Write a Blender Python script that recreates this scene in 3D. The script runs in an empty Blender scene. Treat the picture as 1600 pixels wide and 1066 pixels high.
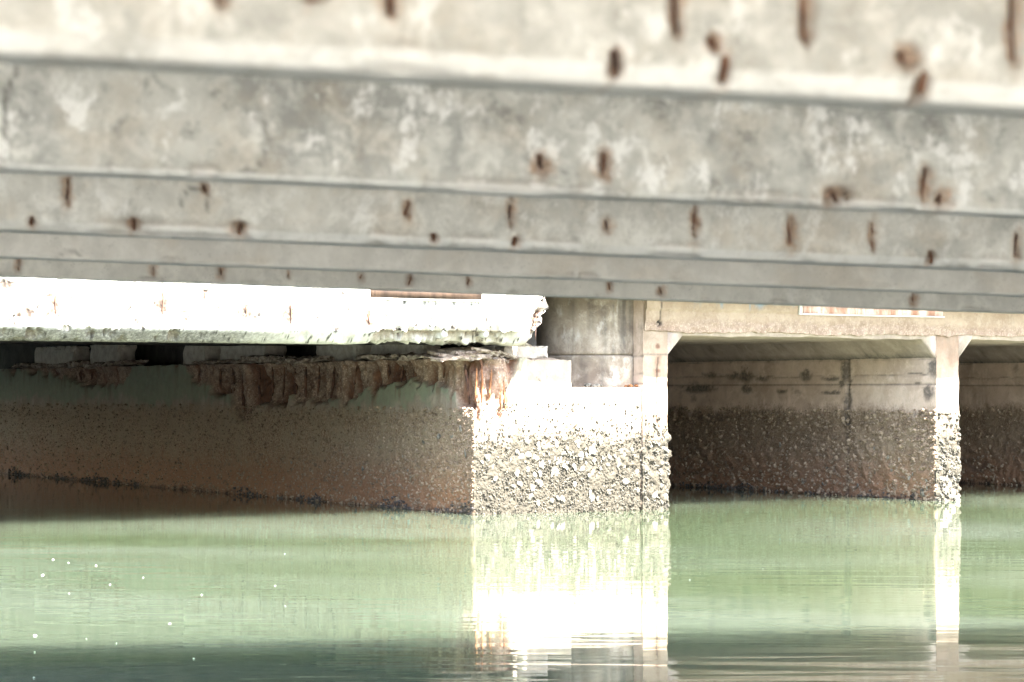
import bpy, bmesh, math, random
import numpy as np
from mathutils import Vector, Matrix
R = math.radians
random.seed(7)
rng = np.random.default_rng(11)
S = bpy.context.scene
C = S.collection

# ------------------------------------------------------------------ camera, sky, sun, exposure
F = 3778.0                                   # focal length in photo pixels (85 mm on 36 mm)
CAMH = 1.5                                   # eye height above the water
HOR = 612.0                                  # horizon row in the 1600 x 1066 photo
cam_d = bpy.data.cameras.new('camera')
cam = bpy.data.objects.new('camera', cam_d)
C.objects.link(cam)
cam.location = (0, 0, CAMH)
cam.rotation_euler = (R(90), 0, 0)
cam_d.sensor_width = 36.0
cam_d.lens = F / 1600 * 36
cam_d.shift_y = (HOR - 533) / 1600
cam_d.clip_start = 0.05
cam_d.clip_end = 3000
cam_d.dof.use_dof = True
cam_d.dof.focus_distance = 31.0
cam_d.dof.aperture_fstop = 7.0
S.camera = cam

SUN_EL, SUN_AZ = R(57), R(140)               # azimuth clockwise from +Y (behind, to the right)
world = bpy.data.worlds.new('World')
S.world = world
world.use_nodes = True
wn = world.node_tree.nodes
sky = wn.new('ShaderNodeTexSky')
sky.sky_type = 'NISHITA'
sky.sun_disc = False
sky.sun_elevation = SUN_EL
sky.sun_rotation = SUN_AZ
sky.dust_density = 2.2
sky.air_density = 1.0
sky.ozone_density = 0.2
bg = wn['Background']
bg.inputs['Strength'].default_value = 0.06
world.node_tree.links.new(sky.outputs[0], bg.inputs['Color'])
sun_d = bpy.data.lights.new('sun', 'SUN')
sun_d.energy = 2.3
sun_d.angle = R(0.55)
sun_d.color = (1.0, 0.965, 0.91)
sun = bpy.data.objects.new('sun', sun_d)
C.objects.link(sun)
sv = Vector((math.sin(SUN_AZ) * math.cos(SUN_EL), math.cos(SUN_AZ) * math.cos(SUN_EL), math.sin(SUN_EL)))
sun.rotation_euler = sv.to_track_quat('Z', 'Y').to_euler()
sun.location = (20, -30, 40)

S.view_settings.view_transform = 'Standard'
S.view_settings.look = 'None'
S.view_settings.gamma = 1.0
S.view_settings.use_curve_mapping = False
S.view_settings.exposure = 4.95
S.render.engine = 'CYCLES'
S.cycles.use_denoising = True
S.cycles.max_bounces = 8
S.cycles.diffuse_bounces = 5
S.cycles.glossy_bounces = 4

# ------------------------------------------------------------------ numpy noise
def _hash(i, j, k, seed):
    h = (i * 374761393 + j * 668265263 + k * 2147483647 + seed * 974634777) & 0xFFFFFFFF
    h = ((h ^ (h >> 13)) * 1274126177) & 0xFFFFFFFF
    h = h ^ (h >> 16)
    h = (h * 2246822519) & 0xFFFFFFFF
    h = h ^ (h >> 15)
    return (h & 0xFFFFFF) / float(0xFFFFFF)

def vnoise(p, seed=0):
    p = np.asarray(p, float)
    i = np.floor(p).astype(np.int64)
    f = p - i
    u = f * f * (3 - 2 * f)
    r = 0
    for dx in (0, 1):
        for dy in (0, 1):
            for dz in (0, 1):
                w = (u[..., 0] if dx else 1 - u[..., 0]) * (u[..., 1] if dy else 1 - u[..., 1]) * (u[..., 2] if dz else 1 - u[..., 2])
                r = r + w * _hash(i[..., 0] + dx, i[..., 1] + dy, i[..., 2] + dz, seed)
    return r

def fbm(p, octaves=4, seed=0, rough=0.5):
    p = np.asarray(p, float)
    a, s, t = 1.0, 0.0, 0.0
    for o in range(octaves):
        s = s + a * vnoise(p * (2.03 ** o) + 17.3 * o, seed + o)
        t += a
        a *= rough
    return s / t                              # 0..1, about 0.5 in the mean

def sstep(a, b, x):
    t = np.clip((x - a) / (b - a), 0, 1)
    return t * t * (3 - 2 * t)

# ------------------------------------------------------------------ nodes
class NB:
    """small node builder: every method returns an output socket"""
    def __init__(s, name):
        s.m = bpy.data.materials.new(name)
        s.m.use_nodes = True
        s.t = s.m.node_tree
        s.bsdf = s.t.nodes['Principled BSDF']
    def link(s, v, sock):
        if isinstance(v, bpy.types.NodeSocket):
            s.t.links.new(v, sock)
        elif isinstance(v, (tuple, list)) and sock.type == 'RGBA' and len(v) == 3:
            sock.default_value = (*v, 1)
        else:
            sock.default_value = v
    def new(s, t):
        return s.t.nodes.new(t)
    def pos(s, scale=(1, 1, 1), off=(0, 0, 0), local=False):
        if local:
            g = s.new('ShaderNodeTexCoord').outputs['Object']
        else:
            g = s.new('ShaderNodeNewGeometry').outputs['Position']
        n = s.new('ShaderNodeMapping')
        n.inputs['Scale'].default_value = scale
        n.inputs['Location'].default_value = off
        s.t.links.new(g, n.inputs['Vector'])
        return n.outputs[0]
    def noise(s, vec, scale, detail=6, rough=0.55, dist=0.0):
        n = s.new('ShaderNodeTexNoise')
        n.inputs['Scale'].default_value = scale
        n.inputs['Detail'].default_value = detail
        n.inputs['Roughness'].default_value = rough
        n.inputs['Distortion'].default_value = dist
        s.t.links.new(vec, n.inputs['Vector'])
        return n.outputs['Fac']
    def voro(s, vec, scale, feature='F1'):
        n = s.new('ShaderNodeTexVoronoi')
        n.feature = feature
        n.inputs['Scale'].default_value = scale
        s.t.links.new(vec, n.inputs['Vector'])
        return n.outputs['Distance'], (n.outputs['Color'] if 'Color' in n.outputs else None)
    def ramp(s, v, a, b, lo=0.0, hi=1.0):
        n = s.new('ShaderNodeMapRange')
        n.interpolation_type = 'SMOOTHSTEP'
        s.link(v, n.inputs['Value'])
        for k, x in zip(('From Min', 'From Max', 'To Min', 'To Max'), (a, b, lo, hi)):
            n.inputs[k].default_value = x
        return n.outputs[0]
    def math(s, op, a, b=0.0, c=None):
        n = s.new('ShaderNodeMath')
        n.operation = op
        s.link(a, n.inputs[0]); s.link(b, n.inputs[1])
        if c is not None: s.link(c, n.inputs[2])
        return n.outputs[0]
    def mix(s, f, a, b, mode='MIX'):
        n = s.new('ShaderNodeMix')
        n.data_type = 'RGBA'
        n.blend_type = mode
        s.link(f, n.inputs[0]); s.link(a, n.inputs[6]); s.link(b, n.inputs[7])
        return n.outputs[2]
    def attr(s, name):
        n = s.new('ShaderNodeAttribute')
        n.attribute_name = name
        return n.outputs['Fac']
    def z(s):
        g = s.new('ShaderNodeNewGeometry').outputs['Position']
        n = s.new('ShaderNodeSeparateXYZ')
        s.t.links.new(g, n.inputs[0])
        return n.outputs['Z']
    def bump(s, h, strength=0.5, dist=0.01, normal=None):
        n = s.new('ShaderNodeBump')
        n.inputs['Strength'].default_value = strength
        n.inputs['Distance'].default_value = dist
        s.link(h, n.inputs['Height'])
        if normal is not None: s.t.links.new(normal, n.inputs['Normal'])
        return n.outputs[0]
    def done(s, col, rough=0.9, normal=None, spec=0.3):
        s.link(col, s.bsdf.inputs['Base Color'])
        s.link(rough, s.bsdf.inputs['Roughness'])
        s.bsdf.inputs['Specular IOR Level'].default_value = spec
        if normal is not None: s.t.links.new(normal, s.bsdf.inputs['Normal'])
        return s.m

RUST_A, RUST_B, RUST_C = (0.075, 0.037, 0.026), (0.17, 0.082, 0.048), (0.04, 0.024, 0.019)

def concrete(name, dark, mid, light, white, k=1.0, patch=0.5, streak=0.3, pits=0.5, tide=None, bump=0.6, bdist=0.006, warm=0.0):
    """weathered concrete; k scales the blotches; tide = dict of heights for algae, brown growth and shells"""
    b = NB(name)
    P = b.pos()
    n1 = b.noise(P, 1.3 * k, 7, 0.6, 0.3)
    n2 = b.noise(b.pos(off=(7, 3, 1)), 4.5 * k, 9, 0.68, 0.4)
    n3 = b.noise(b.pos(off=(2, 9, 4)), 22 * k, 6, 0.65)
    st = b.noise(b.pos(scale=(1, 1, 0.13), off=(1, 5, 2)), 6 * k, 7, 0.62, 0.2)
    col = b.mix(b.ramp(n1, 0.32, 0.68), dark, mid)
    col = b.mix(b.ramp(n2, 0.42, 0.72), col, light)
    # cream / warm areas
    wn_ = b.noise(b.pos(off=(11, 13, 5)), 2.2 * k, 5, 0.6)
    if warm: col = b.mix(b.ramp(wn_, 0.45, 0.7, 0, warm), col, (0.50, 0.40, 0.28))
    # dirty grey blotches
    dn = b.noise(b.pos(off=(3, 21, 8)), 5.0 * k, 10, 0.72, 0.2)
    col = b.mix(b.ramp(dn, 0.52, 0.68, 0, 0.8 * patch), col, tuple(c * 0.62 for c in dark))
    # lime bloom
    wh = b.noise(b.pos(scale=(1, 1, 0.7), off=(31, 2, 6)), 3.6 * k, 10, 0.7, 0.15)
    col = b.mix(b.ramp(wh, 0.53, 0.63, 0, patch), col, white)
    col = b.mix(b.ramp(st, 0.52, 0.75, 0, streak), col, tuple(c * 0.55 for c in dark))
    col = b.mix(b.ramp(n3, 0.55, 0.8, 0, 0.4), col, tuple(c * 0.6 for c in dark))
    vd, _ = b.voro(b.pos(), 38 * k)
    pn = b.noise(b.pos(off=(5, 5, 5)), 9 * k, 3)
    pit = b.math('MULTIPLY', b.ramp(vd, 0.10, 0.22, 1, 0), b.ramp(pn, 0.5, 0.62, 0, pits))
    col = b.mix(pit, col, tuple(c * 0.3 for c in dark))
    bs1 = b.noise(b.pos(off=(17, 3, 12)), 30 * k, 5, 0.8)
    col = b.mix(b.ramp(bs1, 0.60, 0.70, 0, 0.7 * patch), col, tuple(c * 0.5 for c in dark))
    bw1 = b.noise(b.pos(off=(1, 33, 12)), 17 * k, 6, 0.78)
    col = b.mix(b.ramp(bw1, 0.58, 0.70, 0, 0.6 * patch), col, white)
    # cracks and joints, stains and beam-edge shade, algae, broken surface, rust: all carried by the mesh
    grn = b.noise(b.pos(off=(9, 1, 1)), 9 * k, 7, 0.7)
    h_add = n3
    if tide:
        z = b.z()
        en = b.noise(b.pos(scale=(1, 1, 0.5), off=(4, 4, 9)), 3.2, 8, 0.72, 0.3)
        ef = b.noise(b.pos(off=(8, 4, 2)), 26, 5, 0.7)
        zz = b.math('ADD', z, b.math('MULTIPLY_ADD', en, tide.get('wob', 0.5), -tide.get('wob', 0.5) / 2))
        zz = b.math('ADD', zz, b.math('MULTIPLY_ADD', ef, 0.36, -0.18))
        if 'algae' in tide:
            a0, a1 = tide['algae']
            al = b.math('MULTIPLY', b.ramp(zz, a0 - 0.05, a0 + 0.05), b.ramp(zz, a1 - .05, a1 + .1, 1, 0))
            ac = b.mix(grn, (0.095, 0.112, 0.072), (0.29, 0.31, 0.215))
            col = b.mix(b.math('MULTIPLY', al, b.ramp(grn, 0.25, 0.6, 0.45, 0.92)), col, ac)
        g0 = tide['growth']
        gm = b.ramp(zz, g0 - 0.13, g0 + 0.10, 1, 0)
        fr_ = b.attr('front')
        gf = b.ramp(b.math('MULTIPLY_ADD', b.attr('sun_dim'), 0.75, b.noise(b.pos(off=(3, 3, 8)), 30, 6, 0.78)), 0.62, 0.90)
        gm = b.math('MULTIPLY', gm, b.math('ADD', b.math('SUBTRACT', 1.0, fr_), b.math('MULTIPLY', fr_, gf)))
        sp = b.noise(b.pos(off=(6, 2, 3)), 34, 5, 0.75)
        vd2, vc2 = b.voro(b.pos(), 30)
        gc = b.mix(b.ramp(sp, 0.35, 0.65), tide['c0'], tide['c1'])
        gc = b.mix(b.ramp(b.noise(b.pos(off=(2, 2, 7)), 2.5, 6, 0.65), 0.4, 0.7), gc, tide['c2'])
        spk = b.math('MULTIPLY', b.ramp(vd2, 0.05, 0.3, 1, 0), b.ramp(b.noise(b.pos(off=(1, 8, 7)), 11, 4, .7), 0.48, 0.66, 0, tide.get('spk', 0.5)))
        gc = b.mix(spk, gc, tide['c3'])
        low = b.ramp(zz, tide.get('low0', 0.05), tide.get('low1', 0.45), tide.get('lowf', 0.7), 0)
        gc = b.mix(low, gc, tide['c4'])
        wet = b.ramp(b.math('ADD', z, b.math('ADD', b.math('MULTIPLY_ADD', ef, 0.3, -0.13), b.math('MULTIPLY_ADD', en, 0.3, -0.15))), -0.02, 0.09, 0.9, 0)
        gc = b.mix(wet, gc, (0.018, 0.015, 0.014))
        sun_dim = b.math('MULTIPLY', b.attr('sun_dim'), b.ramp(b.noise(b.pos(off=(3, 7, 2)), 7, 7, 0.75), 0.3, 0.6, 0.85, 1.0))  # dark tint on front growth, holding down the sun there
        sun_dim = b.ramp(sun_dim, 0.1, 0.5)
        gc = b.mix(sun_dim, gc, b.mix(sp, (0.024, 0.021, 0.015), (0.078, 0.069, 0.052)))
        col = b.mix(gm, col, gc)
        h_add = b.math('ADD', n3, b.math('MULTIPLY', b.math('MULTIPLY', b.math('SUBTRACT', 0.5, vd2), gm), 2.2))
    col = b.mix(b.math('MULTIPLY', b.attr('algae'), b.ramp(grn, 0.3, 0.6, 0.5, 1)), col, b.mix(grn, (0.095, 0.112, 0.072), (0.29, 0.31, 0.215)))
    col = b.mix(b.math('MULTIPLY', b.attr('stain_or_shade'), b.ramp(n3, 0.3, 0.6, 0.6, 1)), col, (0.06, 0.055, 0.05))
    col = b.mix(b.math('MULTIPLY', b.attr('pale'), b.ramp(n2, 0.3, 0.55, 0.4, 1)), col, white)
    sn = b.noise(b.pos(scale=(1, 1, 0.6), off=(9, 9, 9)), 12 * k, 8, 0.7)
    sc = b.mix(b.ramp(sn, 0.38, 0.6), (0.15, 0.092, 0.062), (0.40, 0.30, 0.22))
    va, vcol = b.voro(b.pos(off=(2, 2, 2)), 30 * k)
    agg = b.mix(b.ramp(va, 0.15, 0.5), (0.44, 0.34, 0.26), (0.14, 0.095, 0.07))
    col = b.mix(b.attr('spall'), col, b.mix(0.5, sc, agg))
    on_ = b.noise(b.pos(off=(14, 2, 9)), 14 * k, 7, 0.72)
    col = b.mix(b.math('MULTIPLY', b.attr('ochre'), b.ramp(on_, 0.36, 0.62)), col, b.mix(b.ramp(n3, 0.35, 0.65), (0.42, 0.23, 0.11), (0.52, 0.40, 0.30)))
    rn = b.noise(b.pos(scale=(1, 1, 0.4), off=(4, 2, 9)), 16 * k, 6, 0.7)
    rc = b.mix(b.ramp(rn, 0.35, 0.62), RUST_A, RUST_B)
    col = b.mix(b.math('MULTIPLY', b.attr('rust'), b.ramp(rn, 0.28, 0.5, 0.45, 1)), col, rc)
    col = b.mix(b.attr('crack'), col, (0.03, 0.026, 0.022))
    hb = b.math('MULTIPLY_ADD', n2, 0.8, b.math('MULTIPLY', h_add, 0.5))
    hb = b.math('SUBTRACT', hb, b.math('MULTIPLY', pit, 0.5))
    return b.done(col, 0.88, b.bump(hb, bump, bdist), 0.12)

def simple(name, c0, c1, scale=20, rough=0.8, stretch=(1, 1, 1), spec=0.3, bump=0.4, bdist=0.004, local=False):
    b = NB(name)
    n = b.noise(b.pos(scale=stretch, local=local), scale, 7, 0.68, 0.3)
    n2 = b.noise(b.pos(off=(3, 3, 3), local=local), scale * 3.1, 4, 0.6)
    col = b.mix(b.ramp(n, 0.35, 0.65), c0, c1)
    col = b.mix(b.ramp(n2, 0.5, 0.8, 0, 0.4), col, tuple(c * 0.5 for c in c0))
    return b.done(col, rough, b.bump(b.math('ADD', n, n2), bump, bdist), spec)

M = {}
GD, GM_, GL, GW = (0.30, 0.30, 0.275), (0.44, 0.43, 0.385), (0.52, 0.51, 0.46), (0.72, 0.71, 0.66)
M['girder_blotchy'] = concrete('blotchy grey concrete', (0.29, 0.295, 0.28), (0.525, 0.53, 0.495), (0.655, 0.66, 0.62), (0.79, 0.795, 0.775), k=3.6, patch=0.85, streak=0.15, pits=0.8, bdist=0.003, warm=0.25)
M['girder_cream'] = concrete('cream stained concrete', (0.34, 0.335, 0.305), (0.51, 0.50, 0.465), (0.60, 0.59, 0.55), (0.77, 0.77, 0.745), k=5.0, patch=0.6, streak=0.2, pits=0.6, bdist=0.003, warm=0.2)
M['girder_buff'] = concrete('buff concrete with lime bloom', (0.41, 0.41, 0.38), (0.59, 0.585, 0.54), (0.68, 0.675, 0.63), (0.79, 0.79, 0.765), k=3.4, patch=0.5, streak=0.12, pits=0.9, bdist=0.002, warm=0.3)
M['girder_smooth'] = concrete('smooth grey concrete', (0.54, 0.525, 0.485), (0.64, 0.62, 0.57), (0.70, 0.68, 0.63), (0.78, 0.765, 0.72), k=2.2, patch=0.25, streak=0.1, pits=0.5, bdist=0.0015, warm=0.25)
M['girder_grey'] = concrete('even grey concrete', (0.52, 0.50, 0.455), (0.65, 0.625, 0.565), (0.71, 0.685, 0.62), (0.79, 0.77, 0.72), k=2.2, patch=0.35, streak=0.15, pits=0.6, bdist=0.002)
M['deck'] = concrete('deck concrete', (0.30, 0.30, 0.28), (0.40, 0.40, 0.37), (0.46, 0.46, 0.42), GW, k=1.0, patch=0.3)
M['under_deck_shade'] = concrete('shade dark under deck concrete', (0.035, 0.031, 0.027), (0.06, 0.053, 0.046), (0.085, 0.075, 0.064), (0.14, 0.125, 0.105), k=0.9, patch=0.25)  # under-deck shade put into the colour as near-black concrete
M['bounce_slab'] = concrete('pale quay concrete', (0.34, 0.32, 0.28), (0.44, 0.42, 0.37), (0.48, 0.46, 0.41), (0.55, 0.53, 0.48), k=0.6, patch=0.3)
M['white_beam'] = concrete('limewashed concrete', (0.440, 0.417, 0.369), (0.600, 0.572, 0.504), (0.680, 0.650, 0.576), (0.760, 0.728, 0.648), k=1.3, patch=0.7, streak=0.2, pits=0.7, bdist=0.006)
M['pier'] = concrete('tidal pier concrete', (0.220, 0.180, 0.138), (0.290, 0.238, 0.182), (0.332, 0.276, 0.213), (0.414, 0.353, 0.282), k=1.1, patch=0.4, streak=0.3,
    tide=dict(growth=1.28, c0=(0.15, 0.095, 0.06), c1=(0.34, 0.26, 0.18), c2=(0.26, 0.205, 0.14), c3=(0.45, 0.38, 0.27), c4=(0.22, 0.105, 0.055), low0=0.15, low1=0.85, lowf=0.75, spk=0.55), bdist=0.016)
M['culvert_wall'] = concrete('tidal culvert concrete', (0.43, 0.32, 0.245), (0.60, 0.455, 0.355), (0.66, 0.515, 0.41), (0.72, 0.60, 0.49), k=0.9, patch=0.2, streak=0.2,  # same concrete as the lintel, lightened to lift the shaded inner walls
    tide=dict(growth=1.24, wob=0.6, c0=(0.13, 0.085, 0.055), c1=(0.29, 0.215, 0.15), c2=(0.24, 0.18, 0.125), c3=(0.40, 0.33, 0.24), c4=(0.22, 0.115, 0.065), low0=0.1, low1=0.8, lowf=0.7, spk=0.5), bdist=0.016)
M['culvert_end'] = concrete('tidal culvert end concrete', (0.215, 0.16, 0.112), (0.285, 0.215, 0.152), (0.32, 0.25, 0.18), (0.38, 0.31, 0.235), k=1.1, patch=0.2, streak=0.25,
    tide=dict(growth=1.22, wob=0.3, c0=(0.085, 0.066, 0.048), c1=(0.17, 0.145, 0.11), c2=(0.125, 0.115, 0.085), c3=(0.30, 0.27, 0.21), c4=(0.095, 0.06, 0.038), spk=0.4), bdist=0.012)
M['culvert'] = concrete('culvert concrete', (0.25, 0.18, 0.122), (0.325, 0.245, 0.172), (0.36, 0.28, 0.20), (0.43, 0.345, 0.26), k=1.2, patch=0.35, streak=0.25, pits=0.6, warm=0.2)
M['soffit'] = concrete('culvert soffit concrete', (0.29, 0.23, 0.19), (0.41, 0.325, 0.265), (0.47, 0.375, 0.31), (0.55, 0.45, 0.37), k=0.9, patch=0.3, streak=0.05)
M['column'] = concrete('streaked column concrete', (0.15, 0.115, 0.085), (0.30, 0.245, 0.185), (0.38, 0.325, 0.255), (0.52, 0.48, 0.42), k=0.9, patch=0.45, streak=0.75, pits=0.5)
M['block'] = simple('bearing block concrete', (0.34, 0.29, 0.23), (0.46, 0.41, 0.34), 9, 0.9)
M['flake'] = simple('broken concrete', (0.14, 0.095, 0.07), (0.40, 0.33, 0.26), 12, 0.95, bdist=0.012, bump=0.8)
M['rust'] = simple('rusted steel', RUST_C, RUST_B, 38, 0.85, stretch=(1, 1, 0.4), bump=0.8, bdist=0.004)
M['rust_orange'] = simple('orange rust', (0.12, 0.05, 0.025), (0.33, 0.15, 0.06), 30, 0.9, stretch=(1, 1, 0.4), bump=0.8)
M['barnacle'] = simple('barnacle shell', (0.028, 0.025, 0.019), (0.12, 0.11, 0.086), 16, 0.85)
M['barnacle_dark'] = simple('brown barnacle', (0.11, 0.075, 0.048), (0.31, 0.235, 0.16), 11, 0.7)
M['mussel'] = simple('wet mussel', (0.016, 0.013, 0.011), (0.07, 0.055, 0.045), 25, 0.35, spec=0.4)
M['oyster'] = simple('oyster shell', (0.055, 0.05, 0.038), (0.27, 0.25, 0.205), 11, 0.8, bdist=0.01)
M['pebble'] = simple('pink aggregate', (0.38, 0.24, 0.18), (0.60, 0.44, 0.34), 50, 0.8)
M['brown_panel'] = simple('rusty brown sheet', (0.022, 0.012, 0.007), (0.060, 0.036, 0.022), 14, 0.6, stretch=(1, 1, 0.1))
M['pink_panel'] = simple('sunlit-toned pink sheet', (0.36, 0.18, 0.12), (0.78, 0.62, 0.54), 6, 0.7, stretch=(1, 1, 0.2))  # pale tint stands in for sunlight on the sheet
M['foam'] = simple('white foam', (0.75, 0.75, 0.72), (0.85, 0.85, 0.83), 30, 0.7)

# water: turbid green body with a mirror skin and very slight wind ripples
b = NB('green harbour water')
wv = b.noise(b.pos(scale=(0.35, 1.6, 1)), 1.1, 3, 0.5, 0.4)
wv2 = b.noise(b.pos(scale=(0.5, 1.5, 1), off=(5, 3, 0)), 5.0, 3, 0.5, 0.2)
wv3 = b.noise(b.pos(scale=(0.12, 0.5, 1), off=(5, 8, 0)), 0.5, 3, 0.5)
wh = b.math('ADD', b.math('MULTIPLY', wv, 0.012), b.math('MULTIPLY', b.math('MULTIPLY', wv2, b.ramp(wv3, 0.4, 0.65, 0.15, 1.0)), 0.0008))
tone = b.noise(b.pos(scale=(0.10, 0.16, 1), off=(0.4, 0.2, 0)), 1.0, 5, 0.55, 0.6)
wc = b.mix(b.ramp(tone, 0.38, 0.62), (0.037, 0.050, 0.026), (0.061, 0.074, 0.052))
M['water'] = b.done(wc, 0.025, b.bump(wh, 0.35, 1.0), 0.5)
b.bsdf.inputs['IOR'].default_value = 1.33
b.bsdf.subsurface_method = 'BURLEY'
b.bsdf.inputs['Subsurface Weight'].default_value = 1.0
b.bsdf.inputs['Subsurface Radius'].default_value = (1.0, 1.0, 1.0)
b.bsdf.inputs['Subsurface Scale'].default_value = 4.0

# ------------------------------------------------------------------ mesh helpers
def mesh_obj(name, verts, faces, mat, parent=None, attrs=None, smooth=True):
    me = bpy.data.meshes.new(name)
    me.from_pydata([tuple(v) for v in verts] if not isinstance(verts, np.ndarray) else verts.tolist(), [], faces if isinstance(faces, list) else faces.tolist())
    if smooth:
        me.polygons.foreach_set('use_smooth', [True] * len(me.polygons))
    for k, v in (attrs or {}).items():
        a = me.attributes.new(k, 'FLOAT', 'POINT')
        a.data.foreach_set('value', np.ascontiguousarray(v, dtype=np.float32))
    me.materials.append(mat)
    me.update()
    o = bpy.data.objects.new(name, me)
    C.objects.link(o)
    if parent: o.parent = parent
    return o

def tag(o, label=None, cat=None, group=None, kind=None):
    if label: o['label'] = label
    if cat: o['category'] = cat
    if group: o['group'] = group
    if kind or cat: o['kind'] = kind or 'thing'
    return o

def empty(name, M4):
    o = bpy.data.objects.new(name, None)
    o.empty_display_size = 0.2
    C.objects.link(o)
    o.matrix_world = M4
    return o

def grid_faces(nu, nv, off=0, flip=False):
    i = np.arange(nu - 1)[:, None]; j = np.arange(nv - 1)[None, :]
    a = i * nv + j; q = np.stack([a, a + nv, a + nv + 1, a + 1], -1).reshape(-1, 4) + off
    return q[:, ::-1] if flip else q

def axis(lo, hi, res):
    return np.linspace(lo, hi, max(2, int(math.ceil((hi - lo) / res)) + 1))

def rough_box(x, y, z, res, amp=0.01, freq=3.0, seed=0, chip=0.0, fn=None):
    """box with welded subdivided faces, pushed about by noise; chip rounds edges unevenly. -> verts, faces"""
    ax = [axis(*x, res), axis(*y, res), axis(*z, res)]
    n = [len(q) for q in ax]
    idx = {}
    vs, fs = [], []
    def vid(i, j, k):
        key = (i, j, k)
        if key not in idx:
            idx[key] = len(vs); vs.append((ax[0][i], ax[1][j], ax[2][k]))
        return idx[key]
    for d in range(3):
        u, v = [(1, 2), (2, 0), (0, 1)][d]
        for side in (0, n[d] - 1):
            for i in range(n[u] - 1):
                for j in range(n[v] - 1):
                    q = []
                    for (di, dj) in ((0, 0), (1, 0), (1, 1), (0, 1)):
                        c = [0, 0, 0]; c[d] = side; c[u] = i + di; c[v] = j + dj
                        q.append(vid(*c))
                    fs.append(q if side else q[::-1])
    P = np.array(vs)
    P0 = P.copy()
    if chip:
        # pull in points close to two faces (edges) by noise
        cnt = np.zeros(len(P)); inn = np.zeros_like(P)
        for d in range(3):
            lo, hi = ax[d][0], ax[d][-1]
            e0 = np.exp(-np.abs(P[:, d] - lo) / chip); e1 = np.exp(-np.abs(P[:, d] - hi) / chip)
            cnt += np.maximum(e0, e1); inn[:, d] = e0 - e1
        w = np.clip(cnt - 1, 0, 1) * sstep(0.35, 0.75, fbm(P0 * freq * 2 + 3, 4, seed + 40)) + 0.18 * np.clip(cnt - 1, 0, 1)
        P += inn * (w * chip * 0.9)[:, None]
    for d in range(3):
        P[:, d] += amp * 2 * (fbm(P0 * freq, 4, seed + 10 * d, 0.6) - 0.5)
    if fn is not None: P = fn(P, P0)
    return P, fs

def box_obj(name, x, y, z, res, mat, parent=None, **kw):
    v, f = rough_box(x, y, z, res, **kw)
    return mesh_obj(name, v, f, mat, parent, smooth=False)

def sweep(profile, xs, name, mat, parent, disp=None, attr_fn=None, ends=True):
    """profile: (n,2) array of (y,z), closed; swept along xs. disp(P)->P, attr_fn(P0)->dict"""
    pr = np.asarray(profile, float)
    n = len(pr)
    P = np.zeros((len(xs), n, 3))
    P[:, :, 0] = xs[:, None]; P[:, :, 1] = pr[None, :, 0]; P[:, :, 2] = pr[None, :, 1]
    P0 = P.reshape(-1, 3).copy()
    i = np.arange(len(xs) - 1)[:, None]; j = np.arange(n)[None, :]
    a = i * n + j; b_ = i * n + (j + 1) % n
    F_ = np.stack([a, b_, b_ + n, a + n], -1).reshape(-1, 4).tolist()
    if ends:
        F_.append(list(range(n))[::-1])
        F_.append([(len(xs) - 1) * n + q for q in range(n)])
    P1 = disp(P0) if disp else P0
    return mesh_obj(name, P1, F_, mat, parent, attr_fn(P0) if attr_fn else None)

def rod_mesh(r, length, seed, bend=0.012, sides=6, seg=5, ribs=True):
    """a corroded bar along +Z from 0 to length"""
    rr = random.Random(seed)
    vs, fs = [], []
    ph = rr.random() * 6
    for k in range(seg + 1):
        t = k / seg
        cx = bend * math.sin(t * 3.1 + ph) ; cy = bend * 0.3 * math.sin(t * 4.3 + ph * 2)
        for s in range(sides):
            a = 2 * math.pi * s / sides
            q = r * rr.uniform(0.5, 1.2) * (1 - 0.65 * abs(2 * t - 1) ** 3)
            vs.append((cx + q * math.cos(a), cy + q * math.sin(a), t * length))
    for k in range(seg):
        for s in range(sides):
            fs.append([k * sides + s, k * sides + (s + 1) % sides, (k + 1) * sides + (s + 1) % sides, (k + 1) * sides + s])
    fs.append(list(range(sides))[::-1]); fs.append([seg * sides + s for s in range(sides)])
    return vs, fs

def lump_mesh(sx, sy, sz, seed, sub=1, rough=0.25):
    bm = bmesh.new()
    bmesh.ops.create_icosphere(bm, subdivisions=sub, radius=1.0)
    rr = random.Random(seed)
    for v in bm.verts:
        k = 1 + rr.uniform(-rough, rough)
        v.co = Vector((v.co.x * sx * k, v.co.y * sy * k, v.co.z * sz * k))
    vs = [tuple(v.co) for v in bm.verts]; fs = [[q.index for q in f.verts] for f in bm.faces]
    bm.free()
    return vs, fs

# ------------------------------------------------------------------ frames
def px_ray(px, py):
    return Vector(((px - 800) / F, 1.0, (HOR - py) / F))
CAM = Vector((0, 0, CAMH))
def local_ray(M4, px, py):
    Mi = M4.inverted()
    return Mi @ CAM, Mi.to_3x3() @ px_ray(px, py)
def hit(M4, ax_, val, px, py):
    o, d = local_ray(M4, px, py)
    return o + d * ((val - o[ax_]) / d[ax_])

TH = math.atan2(0.512, 0.859)                # the far structures are turned 31 degrees to the view
BG = Matrix.Translation((1.98, 30.8, 0)) @ Matrix.Rotation(TH, 4, 'Z')   # a = along the fronts, b = into depth, z up from the water
GMm, GK = 0.21, 0.0277                       # near bridge: skew and gradient
def girder_frame(Y0):
    ex = Vector((1, GMm, -GK)).normalized()
    ey = Vector((-GMm, 1, 0)).normalized()
    ez = ex.cross(ey)
    Mx = Matrix((ex, ey, ez)).transposed().to_4x4()
    return Matrix.Translation((0, Y0, CAMH + 0.4)) @ Mx

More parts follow.
